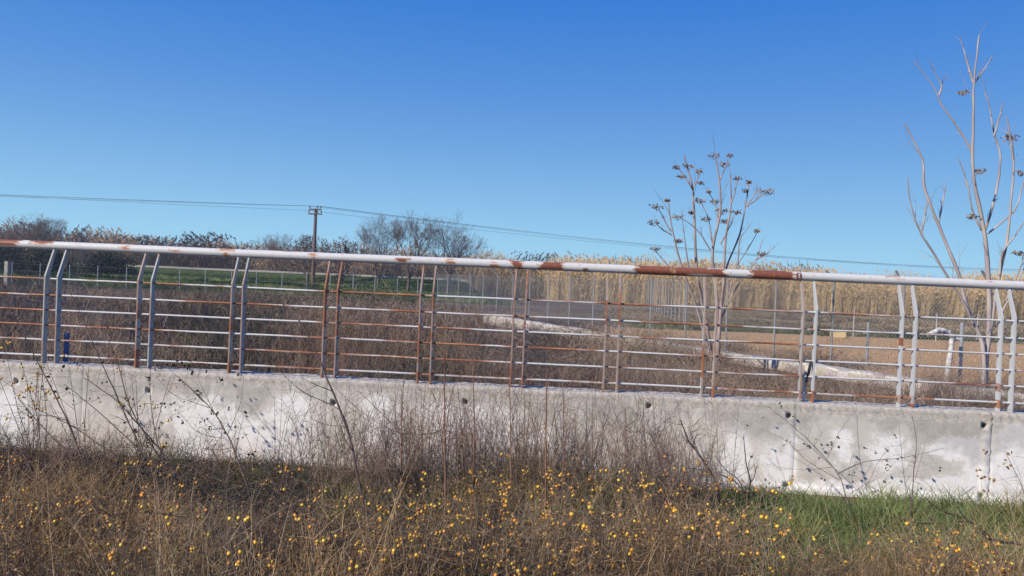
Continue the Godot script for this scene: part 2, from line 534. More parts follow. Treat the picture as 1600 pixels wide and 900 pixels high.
func wall_panel_mesh(x0: float, x1: float, holes: Array, rough_right: bool, org: Vector3) -> ArrayMesh:
	var st := SurfaceTool.new()
	st.begin(Mesh.PRIMITIVE_TRIANGLES)
	st.set_smooth_group(0)
	var step := 0.02
	var nx := int(round((x1 - x0) / step))
	var prof := []        # [z, h]
	var nh := 37
	for i in nh + 1: prof.append(Vector2(WALL_FRONT, lerpf(-0.1, WALL_TOP - 0.018, float(i) / nh)))
	prof.append(Vector2(WALL_FRONT - 0.006, WALL_TOP - 0.006))
	for i in 9: prof.append(Vector2(lerpf(WALL_FRONT - 0.02, WALL_FRONT - 0.3, i / 8.0), WALL_TOP))
	prof.append(Vector2(WALL_FRONT - 0.3, -0.1))
	var m := prof.size()
	for i in nx + 1:
		var x := lerpf(x0, x1, float(i) / nx)
		for j in m:
			var p: Vector2 = prof[j]
			var z := p.x
			var h := p.y
			if j <= nh + 1:
				z += 0.003 * fine.get_noise_2d(x * 14.0, h * 14.0) + 0.006 * noise.get_noise_2d(x * 1.5, h * 2.0)
				if h > 0.69: z += 0.014 * fine.get_noise_2d(x * 20.0, h * 25.0) - 0.006
				if h < 0.045: z += 0.025
				if rough_right and x1 - x < 0.075: z += 0.012 * fine.get_noise_2d(x * 24.0, h * 24.0) + 0.006
			if j >= nh: h += 0.009 * fine.get_noise_2d(x * 16.0, z * 16.0) + 0.016 * noise.get_noise_2d(x * 2.5, z * 3.0) - 0.012 * maxf(0.0, fine.get_noise_2d(x * 5.0 + 7.0, z * 4.0) - 0.25)
			if (i == 0 or i == nx) and j <= nh + 9: z -= 0.005
			st.set_uv(Vector2((x + 9.0) / 18.0, 1.0 - clampf(h if j <= nh + 1 else WALL_TOP - 0.02 - 0.05 * fract_(z * 3.0), 0.0, 0.8) / 0.8))
			st.add_vertex(Vector3(x, h, z) - org)
	var skip := {}
	var centres := []
	for hc in holes:
		var ci := int(round((hc[0] - x0) / step))
		var cj := int(round((hc[1] + 0.1) / ((WALL_TOP - 0.018 + 0.1) / nh)))
		ci = clampi(ci, 3, nx - 3); cj = clampi(cj, 3, nh - 3)
		centres.append([ci, cj])
		for a in range(-2, 2):
			for b in range(-2, 2): skip[(ci + a) * 1000 + cj + b] = true
	for i in nx:
		for j in m - 1:
			if skip.has(i * 1000 + j): continue
			var a := i * m + j
			for q in [a, a + 1, a + m, a + 1, a + m + 1, a + m]: st.add_index(q)
	# end faces
	var extra := (nx + 1) * m
	for cc in centres:
		var ci: int = cc[0]
		var cj: int = cc[1]
		var ring := []
		for k in 4: ring.append([ci - 2 + k, cj - 2])
		for k in 4: ring.append([ci + 2, cj - 2 + k])
		for k in 4: ring.append([ci + 2 - k, cj + 2])
		for k in 4: ring.append([ci - 2, cj + 2 - k])
		var cx := lerpf(x0, x1, float(ci) / nx)
		var ch: float = prof[cj].y
		var first := extra
		for ringi in 3:
			for k in 16:
				var an := -PI * 0.75 + TAU * k / 16.0
				var r := 0.024 if ringi < 2 else 0.021
				var z := WALL_FRONT + (0.003 if ringi == 0 else (-0.05 if ringi == 1 else -0.09))
				st.set_uv(Vector2((cx + 9.0) / 18.0, 1.0 - ch / 0.8))
				st.add_vertex(Vector3(cx + cos(an) * r, ch + sin(an) * r, z) - org)
				extra += 1
		st.set_uv(Vector2((cx + 9.0) / 18.0, 1.0 - ch / 0.8))
		st.add_vertex(Vector3(cx, ch, WALL_FRONT - 0.09) - org)
		extra += 1
		for k in 16:
			var k2 := (k + 1) % 16
			var g0: int = ring[k][0] * m + ring[k][1]
			var g1: int = ring[k2][0] * m + ring[k2][1]
			for q in [g0, first + k, g1, g1, first + k, first + k2]: st.add_index(q)
			for lv in 2:
				var b0 := first + lv * 16
				for q in [b0 + k, b0 + 16 + k, b0 + k2, b0 + k2, b0 + 16 + k, b0 + 16 + k2]: st.add_index(q)
			for q in [first + 32 + k, first + 48, first + 32 + k2]: st.add_index(q)
	st.generate_normals()
	return st.commit()
func fract_(a: float) -> float:
	return a - floorf(a)
func sheet(pts: Array, y: float) -> ArrayMesh:
	var poly := PackedVector2Array()
	for p in pts: poly.append(Vector2(p.x, p.z))
	var tri := Geometry2D.triangulate_polygon(poly)
	var mb := MB.new()
	for p in poly:
		mb.v.append(Vector3(p.x, y, p.y)); mb.n.append(Vector3.UP); mb.c.append(Color.WHITE)
	for i in tri.size() / 3:
		var a := mb.v[tri[i * 3]]
		var up := (mb.v[tri[i * 3 + 1]] - a).cross(mb.v[tri[i * 3 + 2]] - a).y > 0
		mb.ix.append_array([tri[i * 3], tri[i * 3 + 2], tri[i * 3 + 1]] if up else [tri[i * 3], tri[i * 3 + 1], tri[i * 3 + 2]])
	return mb.mesh()

func _ready() -> void:
	rng.seed = 11
	noise.seed = 3; noise.frequency = 0.35; noise.fractal_octaves = 4
	fine.seed = 8; fine.frequency = 1.0; fine.fractal_octaves = 3
	# ------------------------------------------------ camera, sky, sun
	var cam := Camera3D.new()
	cam.name = "camera"; add_child(cam)
	cam.transform = Transform3D(cam_basis, Vector3(0, EYE, 0))
	cam.fov = rad_to_deg(2.0 * atan(450.0 / FPX)); cam.far = 3000.0; cam.near = 0.05
	cam.current = true
	var env := Environment.new()
	env.background_mode = Environment.BG_SKY
	var sm := ProceduralSkyMaterial.new()
	sm.sky_top_color = Color(0.0, 0.42, 0.82)
	sm.sky_horizon_color = Color(0.70, 0.92, 1.0)
	sm.sky_curve = 0.105
	sm.ground_horizon_color = Color(0.5, 0.58, 0.62)
	sm.ground_bottom_color = Color(0.25, 0.22, 0.2)
	sm.sun_angle_max = 1.0
	var sky := Sky.new()
	sky.sky_material = sm
	env.sky = sky
	env.tonemap_mode = Environment.TONE_MAPPER_LINEAR
	env.tonemap_exposure = 1.25
	env.background_energy_multiplier = 0.8
	env.fog_enabled = true; env.fog_density = 0.0008; env.fog_light_color = Color(0.74, 0.82, 0.9)
	env.sdfgi_enabled = true; env.ssao_enabled = true; env.ssil_enabled = true
	var we := WorldEnvironment.new()
	we.name = "world_environment"; we.environment = env; add_child(we)
	var sun := DirectionalLight3D.new()
	sun.name = "sun"; add_child(sun)
	var az := deg_to_rad(52.0)
	var el := deg_to_rad(34.0)
	sun.look_at_from_position(Vector3(-sin(az) * cos(el), sin(el), cos(az) * cos(el)) * 50.0, Vector3.ZERO)
	sun.light_energy = 1.5; sun.light_angular_distance = 0.5; sun.light_color = Color(1.0, 0.94, 0.85)
	sun.shadow_enabled = true
	# ------------------------------------------------ materials
	M.plant = vmat(0.95, 0.08)
	M.steel = vmat(0.55, 0.4)
	M.wood = vmat(0.95, 0.2)
	M.galv = cmat(Color(0.25, 0.26, 0.27), 0.6)
	M.galv_dark = cmat(Color(0.25, 0.27, 0.3), 0.6)
	M.wire = cmat(Color(0.3, 0.31, 0.33), 0.6)
	M.cable = cmat(Color(0.05, 0.05, 0.06), 0.7)
	# ------------------------------------------------ ground and the large structure
	var gm := PlaneMesh.new()
	gm.size = Vector2(3000, 3000)
	struct("ground", gm, noise_mat(Color(0.07, 0.055, 0.042), Color(0.16, 0.125, 0.095), 0.02, 3.0))
	struct("soil_field", sheet([G(900, 33.0), G(1010, 26), G(1133, 22.3), G(1297, 18.9), G(1541, 15.2), G(1900, 11.5), G(2300, 14), G(2100, 34.0)], 0.006), noise_mat(Color(0.3, 0.19, 0.095), Color(0.5, 0.335, 0.185), 0.03, 2.2))
	var clod := SphereMesh.new()
	clod.radius = 1.0; clod.height = 1.3; clod.radial_segments = 6; clod.rings = 3
	var cx := []
	var cc := []
	for i in 5000:
		var cpx := rr(960, 1900)
		var cd := rr(14.0, 31.5)
		if cpx < 1541 + (cd - 15.2) * -58.0 + 60.0 and cd < 26.0: continue
		var cb := Basis.from_euler(Vector3(rr(0, 6), rr(0, 6), rr(0, 6))) * rr(0.012, 0.045)
		cx.append(Transform3D(cb, G(cpx, cd) + Vector3(0, 0.012, 0)))
		cc.append(jit(Color(0.36, 0.23, 0.125), 0.25))
	multi("soil_clods", clod, M.plant, cx, cc, "small clods scattered over the bare brown field", "clods")
	# grassy bank with a pale path along its crest
	var bank := MB.new()
	var crest := MB.new()
	for i in 60:
		var a0 := lerpf(-350.0, 770.0, i / 60.0)
		var a1 := lerpf(-350.0, 770.0, (i + 1) / 60.0)
		var ends := 1.0 - smoothstep(720.0, 770.0, a0)
		var ende := 1.0 - smoothstep(720.0, 770.0, a1)
		var rows := [[57.0, -0.05], [60.0, 0.75], [63.5, 1.62], [66.5, 1.66], [69.0, 0.5], [71.0, -0.05]]
		for r in 5:
			bank.quad(HY(a0, rows[r][0], rows[r][1] * ends), HY(a1, rows[r][0], rows[r][1] * ende), HY(a1, rows[r + 1][0], rows[r + 1][1] * ende), HY(a0, rows[r + 1][0], rows[r + 1][1] * ends), Color.WHITE)
		if a0 < 715.0:
			crest.box((HY(a0, 64.0, 1.66) + HY(a1, 64.0, 1.66)) * 0.5, (HY(a1, 64.0, 1.66) - HY(a0, 64.0, 1.66)) * 0.5, Vector3(0, 0.11, 0), Vector3(0, 0, 0.3), Color.WHITE)
	struct("embankment", bank.mesh(), noise_mat(Color(0.035, 0.055, 0.02), Color(0.08, 0.1, 0.04), 0.03, 4.0))
	struct("path", crest.mesh(), noise_mat(Color(0.36, 0.34, 0.3), Color(0.5, 0.48, 0.44), 0.05, 3.0))
	# ------------------------------------------------ concrete wall
	for s in [[5, 665, 40, 60], [330, 670, 62, 50], [420, 700, 60, 40], [455, 640, 30, 50], [600, 690, 26, 60], [710, 690, 30, 60], [755, 670, 45, 60], [840, 715, 50, 30], [940, 735, 60, 25], [1152, 725, 16, 45], [1225, 720, 26, 55], [1318, 705, 20, 40], [1385, 705, 28, 26], [1505, 703, 42, 12], [1450, 765, 110, 14], [1300, 760, 80, 16], [1565, 735, 35, 40], [590, 620, 25, 30], [1590, 690, 26, 60], [690, 640, 30, 40]]:
		var p := on_z(s[0], s[1], WALL_FRONT)
		white_spots.append([p.x, p.y, s[2] / 175.0 * 1.5, s[3] / 175.0 * 1.35])
	for k in 10:
		white_spots.append([rr(4.3, 9.0) * (1 if k % 2 == 0 else -1.25), rr(0.1, 0.45), rr(0.1, 0.4), rr(0.15, 0.3)])
	var bounds := [-9.0, -7.2]
	for px in [125, 508, 928, 1242, 1548]:
		bounds.append(on_z(px, 690, WALL_FRONT).x)
	bounds.append_array([5.6, 7.4, 9.0])
	for b in bounds: joints.append(b)
	var img := Image.create(2048, 160, false, Image.FORMAT_RGB8)
	for i in 2048:
		for j in 160:
			img.set_pixel(i, j, wall_color(-9.0 + 18.0 * (i + 0.5) / 2048.0, 0.8 * (1.0 - (j + 0.5) / 160.0)).linear_to_srgb())
	var wm := StandardMaterial3D.new()
	wm.albedo_texture = ImageTexture.create_from_image(img)
	wm.roughness = 0.95; wm.metallic_specular = 0.05
	wm.cull_mode = BaseMaterial3D.CULL_DISABLED
	var hole_px := [[25, 597], [230, 610], [513, 627], [725, 628], [1015, 634], [1233, 649], [1540, 664], [1233, 759], [1538, 776], [1015, 742]]
	var wall := thing("concrete_wall", "weathered low concrete wall with white lime patches, carrying the railings", "wall", Vector3(0, 0, WALL_FRONT - 0.15))
	for i in bounds.size() - 1:
		var hs := []
		for h in hole_px:
			var p := on_z(h[0], h[1], WALL_FRONT)
			if p.x > bounds[i] and p.x < bounds[i + 1]: hs.append([p.x, maxf(p.y, 0.06)])
		part(wall, "wall_panel", wall_panel_mesh(bounds[i], bounds[i + 1] , hs, i == 5 or i == 6, wall.position), wm)
	# ------------------------------------------------ railings
	for r in [[-60, 36, 0.6, 1.5, RUST], [48, 88, 0.9, 0.75, RUST], [190, 203, 0.0, 0.5, ORANGE], [272, 284, -0.1, 0.5, ORANGE], [342, 372, 0.9, 0.6, ORANGE], [352, 358, 0.0, 0.9, ORANGE], [440, 480, 1.4, 0.5, RUST], [483, 499, 0.1, 0.8, ORANGE], [620, 640, -0.1, 0.7, RUST], [696, 714, 0.0, 0.5, ORANGE], [765, 782, -0.3, 0.5, ORANGE], [797, 818, 0.0, 1.3, RUST], [843, 881, 0.3, 1.2, RUST], [910, 920, -0.5, 0.5, RUST], [990, 1064, 0.3, 1.6, RUST], [1050, 1134, 0.2, 1.35, RUST], [1170, 1240, 0.3, 1.7, RUST], [1385, 1405, 1.0, 0.4, ORANGE], [1520, 1545, 1.1, 0.35, ORANGE]]:
		var a := on_z(r[0], 380 + 0.042 * r[0], PIPE_Z).x
		var b := on_z(r[1], 380 + 0.042 * r[1], PIPE_Z).x
		pipe_rust.append([a, b, r[2], r[3], r[4]])
	var post_px := [68, 88, 213, 233, 358, 376, 503, 523, 652, 672, 797, 815, 942, 963, 1095, 1113, 1248, 1268, 1403, 1424, 1558, 1578]
	var xs := []
	for px in post_px: xs.append(on_z(px, 567 + 0.0506 * px, POST_Z).x)
	for k in 5:
		xs.push_front(xs[1] - 0.845); xs.push_front(xs[1] - 0.845)
		xs.append(xs[-2] + 0.845); xs.append(xs[-2] + 0.845)
	var cut := on_z(1249, 432, PIPE_Z).x + 0.004
	var left_posts := []
	var right_posts := []
	for x in xs:
		if x < cut + 0.03 and x > -8.9: left_posts.append(x)
		elif x < 8.9 and x > 0: right_posts.append(x)
	railing("pipe_railing", "white pipe railing with large red-brown rust patches on concrete wall", -8.95, cut, left_posts, false)
	railing("pipe_railing", "clean pale grey pipe railing continuing past the welded joint on wall", cut + 0.003, 8.95, right_posts, true)
	# welded collar at the joint, loose strip and rag tied between the posts there
	var strip := MB.new()
	var sp0 := on_z(1258, 580, POST_Z - 0.02)
	strip.box(Vector3(0, 0.13, 0), Vector3(0.012, 0, 0), Vector3(0.002, 0.135, 0), Vector3(0, 0, 0.004), Color(0.6, 0.66, 0.75))
	var so := part(self, "steel_strip", strip.mesh(), M.steel, Vector3(sp0.x, WALL_TOP, POST_Z - 0.016))
	tag(so, "short pale upright strip between two railing posts under dark rag", "strip")
	var rag := MB.new()
	for i in 10:
		var t := i / 9.0
		var t2 := (i + 1) / 9.0
		var f := func(u: float, s: float) -> Vector3: return Vector3(0.02 - 0.05 * u + s * (0.008 + 0.008 * sin(u * 5.0)), -0.34 * u, 0.012 * sin(u * 9.0 + s))
		rag.quad(f.call(t, -1.0), f.call(t, 1.0), f.call(t2, 1.0), f.call(t2, -1.0), Color(0.05, 0.05, 0.055))
	var ro := part(self, "hanging_rag", rag.mesh(), M.plant, Vector3(sp0.x + 0.015, WALL_TOP + 0.362, POST_Z + 0.012))
	tag(ro, "thin dark rag hanging from railing bar between two posts", "rag")
	var bs := MB.new()
	var bp := on_z(102, 560, -7.6)
	bs.tube([Vector3(0, -0.02, 0), Vector3(0.003, 0.5, 0), Vector3(0.01, 1.02, 0)], [0.028, 0.028, 0.026], 10, [Color(0.1, 0.14, 0.26)])
	tag(part(self, "blue_pipe", bs.mesh(), M.steel, Vector3(bp.x, 0, -7.6)), "narrow blue upright pipe standing behind the wall beside railing post", "pipe")
	# ------------------------------------------------ low concrete edge running across the waste ground
	var ea := G(763, 31.5)
	var eb := G(1500, 14.0)
	var edir := (eb - ea).normalized()
	var eside := edir.cross(Vector3.UP).normalized()
	var elen := (eb - ea).length() + 5.0
	var em := MB.new()
	var prev := []
	for i in 90:
		var t := i / 89.0 * elen
		var c := ea + edir * t - ea
		var hgt := 0.36 - 0.14 * clampf(t / 14.0, 0, 1) + 0.03 * noise.get_noise_1d(t * 3.0)
		var ring := [c - eside * 0.24 + Vector3(0, -0.05, 0), c - eside * 0.22 + Vector3(0, hgt - 0.03, 0), c - eside * 0.19 + Vector3(0, hgt, 0), c + eside * 0.19 + Vector3(0, hgt + 0.01, 0), c + eside * 0.22 + Vector3(0, hgt - 0.03, 0), c + eside * 0.24 + Vector3(0, -0.05, 0)]
		for q in ring.size(): ring[q] += rdir() * 0.012
		if i == 0 : em.quad(ring[0], ring[1], ring[4], ring[5], Color(0.45, 0.43, 0.4))
		if i > 0:
			for q in 5: em.quad(prev[q], ring[q], ring[q + 1], prev[q + 1], jit(Color(0.45, 0.43, 0.4), 0.25))
		prev = ring
	var eo := thing("concrete_edging", "low whitish concrete edging running diagonally through dry grass", "edging", ea)
	part(eo, "edge_beam", em.mesh(), M.plant)
	# ------------------------------------------------ chain link fence with cranked posts
	var f0 := G(1541, 15.0)
	var f1 := G(690, 46.6)
	var fd := (f1 - f0) / 17.5
	var fl := fd.length()
	var fu := fd / fl
	var arm_dir := fu.cross(Vector3.UP).normalized()
	if arm_dir.x > 0: arm_dir = -arm_dir
	var fo := thing("chain_link_fence", "long wire mesh fence on cranked grey posts beside bare brown field", "fence", f0)
	var fpost := MB.new()
	fpost.tube([Vector3(0, -0.2, 0), Vector3(0, 1.0, 0), Vector3(0, 2.0, 0), arm_dir * 0.27 + Vector3(0, 2.3, 0)], [0.027, 0.027, 0.027, 0.025], 8, [Color.WHITE])
	var fpm := fpost.mesh()
	for k in range(-4, 19):
		part(fo, "post", fpm, M.galv, fd * k)
	var wire := MB.new()
	var span0 := -4.0 * fl
	var span1 := 18.0 * fl
	var pitch := 0.09
	var hh := 1.95
	var t0 := span0 - hh
	while t0 < span1:
		for s in [1.0, -1.0]:
			var a := t0
			var b := t0 + hh
			var ya := 0.03 if s > 0 else hh + 0.03
			var yb := hh + 0.03 if s > 0 else 0.03
			if a < span0:
				ya = lerpf(ya, yb, (span0 - a) / hh); a = span0
			if b > span1:
				yb = lerpf(ya, yb, (span1 - a) / (b - a)); b = span1
			wire.tube([fu * a + Vector3(0, ya, 0) + arm_dir * (0.036 + 0.002 * s), fu * b + Vector3(0, yb, 0) + arm_dir * (0.036 + 0.002 * s)], [0.0022, 0.0022], 3, [Color.WHITE], false)
		t0 += pitch
	for y in [0.05, 1.0, 1.97]:
		wire.tube([fu * span0 + Vector3(0, y, 0) + arm_dir * 0.042, fu * span1 + Vector3(0, y, 0) + arm_dir * 0.042], [0.0025, 0.0025], 3, [Color.WHITE], false)
	part(fo, "wire_mesh", wire.mesh(), M.wire).set_meta("kind", "stuff")
	# second enclosure seen nearly end-on
	var g0 := G(1068, 37.0)
	var g1 := G(1010, 62.0)
	var go := thing("wire_fence", "receding row of closely spaced cranked posts in front of reeds", "fence", g0)
	var gn := 14
	for k in gn: part(go, "post", fpm, M.galv, (g1 - g0) * k / (gn - 1.0))
	var gw := MB.new()
	for y in [0.3, 0.8, 1.3, 1.9]:
		gw.tube([Vector3(0, y, 0), g1 - g0 + Vector3(0, y, 0)], [0.003, 0.003], 3, [Color.WHITE], false)
	part(go, "strand", gw.mesh(), M.wire)
	# straight posts in front of the bank
	var lo := thing("post_and_wire_fence", "row of thin straight pale posts below the green bank", "fence", G(18, 56.0))
	var lp := MB.new()
	lp.tube([Vector3(0, -0.2, 0), Vector3(0, 1.62, 0)], [0.032, 0.032], 6, [Color.WHITE])
	var lpm := lp.mesh()
	var first := G(18, 56.0)
	var lastp := first
	for px in [-70, -26, 18, 62, 108, 152, 197, 240, 280, 320, 361, 400, 440, 478, 515, 551, 585, 620, 652]:
		lastp = G(px, 56.0)
		part(lo, "post", lpm, M.galv_dark, lastp - first)
	var lw := MB.new()
	for y in [0.5, 1.0, 1.5]:
		lw.tube([G(-70, 56.0) - first + Vector3(0, y, 0), lastp - first + Vector3(0, y, 0)], [0.004, 0.004], 3, [Color.WHITE], false)
	part(lo, "strand", lw.mesh(), M.wire)
	var cp := MB.new()
	cp.box(Vector3(0, 0.78, 0), Vector3(0.12, 0, 0), Vector3(0, 0.82, 0), Vector3(0, 0, 0.12), Color(0.36, 0.34, 0.3))
	cp.box(Vector3(0, 1.62, 0), Vector3(0.1, 0, 0), Vector3(0, 0.03, 0), Vector3(0, 0, 0.1), Color(0.36, 0.34, 0.3))
	tag(part(self, "concrete_post", cp.mesh(), M.wood, G(10, 54.5)), "thick square concrete post before dark evergreen bushes", "post")
	# slim stakes in the field, pale block
	var stake := MB.new()
	stake.tube([Vector3(0, -0.1, 0), Vector3(0, 0.7, 0), Vector3(0.01, 1.15, 0)], [0.025, 0.025, 0.022], 6, [Color(0.4, 0.4, 0.4)])
	var stake_mesh := stake.mesh()
	for s in [[1333, 33.5], [1462, 32.5], [1526, 34.5], [1120, 34.0]]:
		tag(part(self, numbered("field_stake"), stake_mesh, M.wood, G(s[0], s[1])), "slim grey stake at the far edge of brown soil", "stake", "stakes along the far edge of the soil")
	var st2 := thing("marker_post", "blue-grey post with small side peg standing in brown soil", "post", G(1354, 19.8))
	var pm2 := MB.new()
	pm2.tube([Vector3(0, -0.1, 0), Vector3(0, 1.08, 0)], [0.035, 0.035], 8, [Color(0.25, 0.28, 0.31)])
	part(st2, "shaft", pm2.mesh(), M.wood)
	var pg := MB.new()
	pg.tube([Vector3(-0.12, 0.8, 0), Vector3(0, 0.8, 0)], [0.014, 0.014], 6, [Color(0.5, 0.5, 0.5)])
	part(st2, "peg", pg.mesh(), M.wood)
	var blk := MB.new()
	blk.box(Vector3(0, 0.12, 0), Vector3(0.27, 0.01, 0), Vector3(0, 0.12, 0), Vector3(0, 0, 0.16), Color(0.62, 0.5, 0.27))
	blk.box(Vector3(-0.05, 0.25, 0), Vector3(0.2, 0.0, 0), Vector3(0, 0.02, 0), Vector3(0, 0, 0.13), Color(0.62, 0.5, 0.27))
	tag(part(self, "pale_block", blk.mesh(), M.wood, G(1309, 32.5)), "pale yellowish block lying at the far edge of brown soil", "block")
	# wrapped irrigation standpipe
	var sb := G(1482, 15.6)
	var sd := sb.distance_to(Vector3.ZERO)
	var sdep := 15.6
	var spo := thing("standpipe", "white wrapped standpipe with drooping sideways head behind wire mesh", "pipe", sb)
	var s_m := MB.new()
	var spts := []
	var srad := []
	for q in [[1481, 612, 0.085], [1480, 590, 0.08], [1483, 565, 0.065], [1486, 545, 0.055], [1487, 530, 0.06], [1487, 524, 0.07]]:
		spts.append(P(q[0], q[1], sdep) - sb); srad.append(q[2])
	spts.push_front(Vector3(spts[0].x, -0.1, spts[0].z)); srad.push_front(0.09)
	spts = smooth_pts(spts, 5)
	var rad2 := []
	for i in spts.size(): rad2.append(lerpf(0.066, 0.036, float(i) / spts.size()) * (1.0 + 0.3 * noise.get_noise_1d(i * 3.1)))
	s_m.tube(spts, rad2, 10, [Color(0.6, 0.6, 0.61), Color(0.42, 0.43, 0.45), Color(0.62, 0.62, 0.62)])
	part(spo, "wrapped_pipe", s_m.mesh(), M.plant)
	var h_m := MB.new()
	var hp := []
	for q in [[1499, 531], [1489, 528], [1482, 520], [1472, 517], [1460, 518], [1449, 523]]: hp.append(P(q[0], q[1], sdep + (q[0] - 1487) * 0.004) - sb)
	hp = smooth_pts(hp, 4)
	for i in hp.size(): hp[i] += rdir() * 0.02
	var hr := []
	for i in hp.size(): hr.append(lerpf(0.025, 0.056, sin(PI * (i + 1.0) / (hp.size() + 2))) * (1.0 + 0.5 * noise.get_noise_1d(i * 4.3)))
	h_m.tube(hp, hr, 10, [Color(0.6, 0.6, 0.61), Color(0.4, 0.41, 0.43)])
	part(spo, "wrapped_head", h_m.mesh(), M.plant)
	var sp2 := MB.new()
	sp2.tube([Vector3(0, -0.1, 0), Vector3(0, 1.28, 0)], [0.04, 0.04], 8, [Color(0.3, 0.33, 0.37)])
	tag(part(self, "support_post", sp2.mesh(), M.wood, G(1499, 15.9)), "blue-grey post standing beside the white wrapped standpipe", "post")
	# ------------------------------------------------ utility pole and cables
	var pb := G(488, 60.0)
	var pt := P(494, 326, 60.0)
	var po := thing("utility_pole", "wooden utility pole with two short crossarms and insulators", "pole", pb)
	var poly := MB.new()
	var ph := pt.y
	poly.tube([Vector3(0, -0.3, 0), Vector3(0, ph * 0.35, 0), Vector3(0, ph * 0.7, 0), Vector3(0, ph, 0)], [0.16, 0.145, 0.13, 0.11], 10, [Color(0.14, 0.095, 0.07), Color(0.15, 0.1, 0.075), Color(0.17, 0.14, 0.13), Color(0.16, 0.14, 0.14)])
	part(po, "shaft", poly.mesh(), M.wood)
	var arms := [[0.08, 0.5], [0.42, 0.55]]
	var tips := []
	for a in arms:
		var am := MB.new()
		am.box(Vector3(0, ph - a[0], 0.14), Vector3(a[1], 0, 0.12), Vector3(0, 0.05, 0), Vector3(-0.01, 0, 0.05), Color(0.11, 0.09, 0.08))
		var arm := part(po, "crossarm", am.mesh(), M.wood)
		for s in [-0.92, 0.92, 0.35]:
			var ins := MB.new()
			var ip := Vector3(a[1] * s, ph - a[0] + 0.05, 0.14 + 0.12 * s)
			ins.tube([Vector3.ZERO, Vector3(0, 0.06, 0), Vector3(0, 0.1, 0), Vector3(0, 0.17, 0), Vector3(0, 0.2, 0)], [0.02, 0.02, 0.055, 0.06, 0.03], 8, [Color(0.12, 0.08, 0.07)])
			part(arm, "insulator", ins.mesh(), M.steel, ip)
			if s != 0.35 or a[0] < 0.2: tips.append(pb + ip + Vector3(0, 0.2, 0))
	var li := P(-420, 285, 59.0)
	var ri := P(1760, 424, 108.0)
	for k in 4:
		for side in 2:
			var a: Vector3 = tips[k]
			var b: Vector3 = (li if side == 0 else ri) + Vector3(0, (k - 1.5) * 0.13, (k % 2) * 0.5)
			var sag := 0.12 if side == 0 else 1.35
			var pts := []
			var rad := []
			for i in 33:
				var t := i / 32.0
				pts.append(a.lerp(b, t) - Vector3(0, sag * 4.0 * t * (1.0 - t), 0) - a)
				rad.append(0.008 if side == 0 else 0.009)
			var cm := MB.new()
			cm.tube(pts, rad, 4, [Color.WHITE])
			var co := part(self, numbered("power_cable"), cm.mesh(), M.cable, a)
			tag(co, "thin dark cable strung level from the pole past the round bare tree" if side == 0 else "thin dark cable sagging from the pole towards the reed belt", "cable", "level power cables" if side == 0 else "sagging power cables")
	# ------------------------------------------------ far trees and bushes
	var tw := Color(0.13, 0.105, 0.1)
	bare_tree("round-crowned bare tree rising behind dark evergreen bushes", 62, 70.0, 6.1, 6, Color(0.17, 0.14, 0.13), 0.8, 6, "")
	bare_tree("bare twiggy tree beside the leafless shrubs nearest the utility pole", 590, 60.0, 6.6, 6, tw, 0.72, 5, "")
	bare_tree("bare tree with straight leaning trunk, middle of three by green bush", 636, 59.0, 6.9, 6, tw, 0.7, 4, "")
	bare_tree("widest bare tree with forked trunk at the end of the bank", 698, 58.0, 6.9, 6, tw, 0.75, 5, "")
	bare_tree("small bare tree at the end of the reed belt", 738, 62.0, 5.0, 4, tw, 0.5, 3, "")
	bare_tree("low reddish bare thicket tree left of the utility pole", 432, 68.0, 5.2, 5, Color(0.16, 0.11, 0.1), 0.7, 6, "")
	bare_tree("dark leafy shrub growing round the foot of the utility pole", 480, 61.5, 4.6, 3, tw, 0.6, 5, "", 7)
	bare_tree("dark leafy shrub between utility pole and bare trees", 533, 61.0, 4.5, 3, tw, 0.6, 6, "", 7)
	bare_tree("bare scrubby tree in front of the dark evergreen bushes", 122, 59.5, 3.4, 4, Color(0.15, 0.13, 0.12), 0.7, 6, "")
	bare_tree("pale leafless tree partly out of view beside round bare tree", 8, 72.0, 5.2, 5, Color(0.2, 0.16, 0.14), 0.5, 6, "")
	for b in [[-40, 61, 3.9, 3.4], [35, 60, 3.5, 3.0], [95, 62, 3.0, 2.8], [150, 60, 3.4, 2.7], [185, 61.5, 2.4, 2.0]]:
		var bo := thing("evergreen_bush", "dense dark evergreen bush behind the straight pale posts", "bush", G(b[0], b[1]), "dark evergreen bushes")
		var bm := MB.new()
		for k in 9:
			var ctr := Vector3(rr(-0.55, 0.55) * b[3], rr(0.25, 0.75) * b[2], rr(-0.4, 0.4) * b[3])
			leaves(bm, ctr, Vector3(b[3] * 0.42, b[2] * 0.3, b[3] * 0.4), 420, 0.13, Color(0.032, 0.042, 0.03))
		part(bo, "crown", bm.mesh(), M.plant)
		var bt := MB.new()
		for k in 5: bt.tube([Vector3(rr(-0.2, 0.2), -0.1, rr(-0.2, 0.2)), Vector3(rr(-0.8, 0.8), b[2] * 0.6, rr(-0.6, 0.6))], [0.05, 0.02], 5, [tw])
		part(bo, "trunk", bt.mesh(), M.plant)
	var gbo := thing("green_bush", "low spreading green bush under the bare trees", "bush", G(588, 47.0))
	var gb := MB.new()
	for k in 12:
		leaves(gb, Vector3(rr(-2.2, 2.2), rr(0.15, 0.6), rr(-0.7, 0.7)), Vector3(0.7, 0.35, 0.6), 260, 0.1, Color(0.06, 0.105, 0.03))
	part(gbo, "foliage", gb.mesh(), M.plant)
	var gbs := MB.new()
	for k in 8: gbs.tube([Vector3(rr(-1.8, 1.8), -0.05, rr(-0.3, 0.3)), Vector3(rr(-2, 2), 0.6, rr(-0.5, 0.5))], [0.02, 0.01], 4, [tw])
	part(gbo, "stem", gbs.mesh(), M.plant)
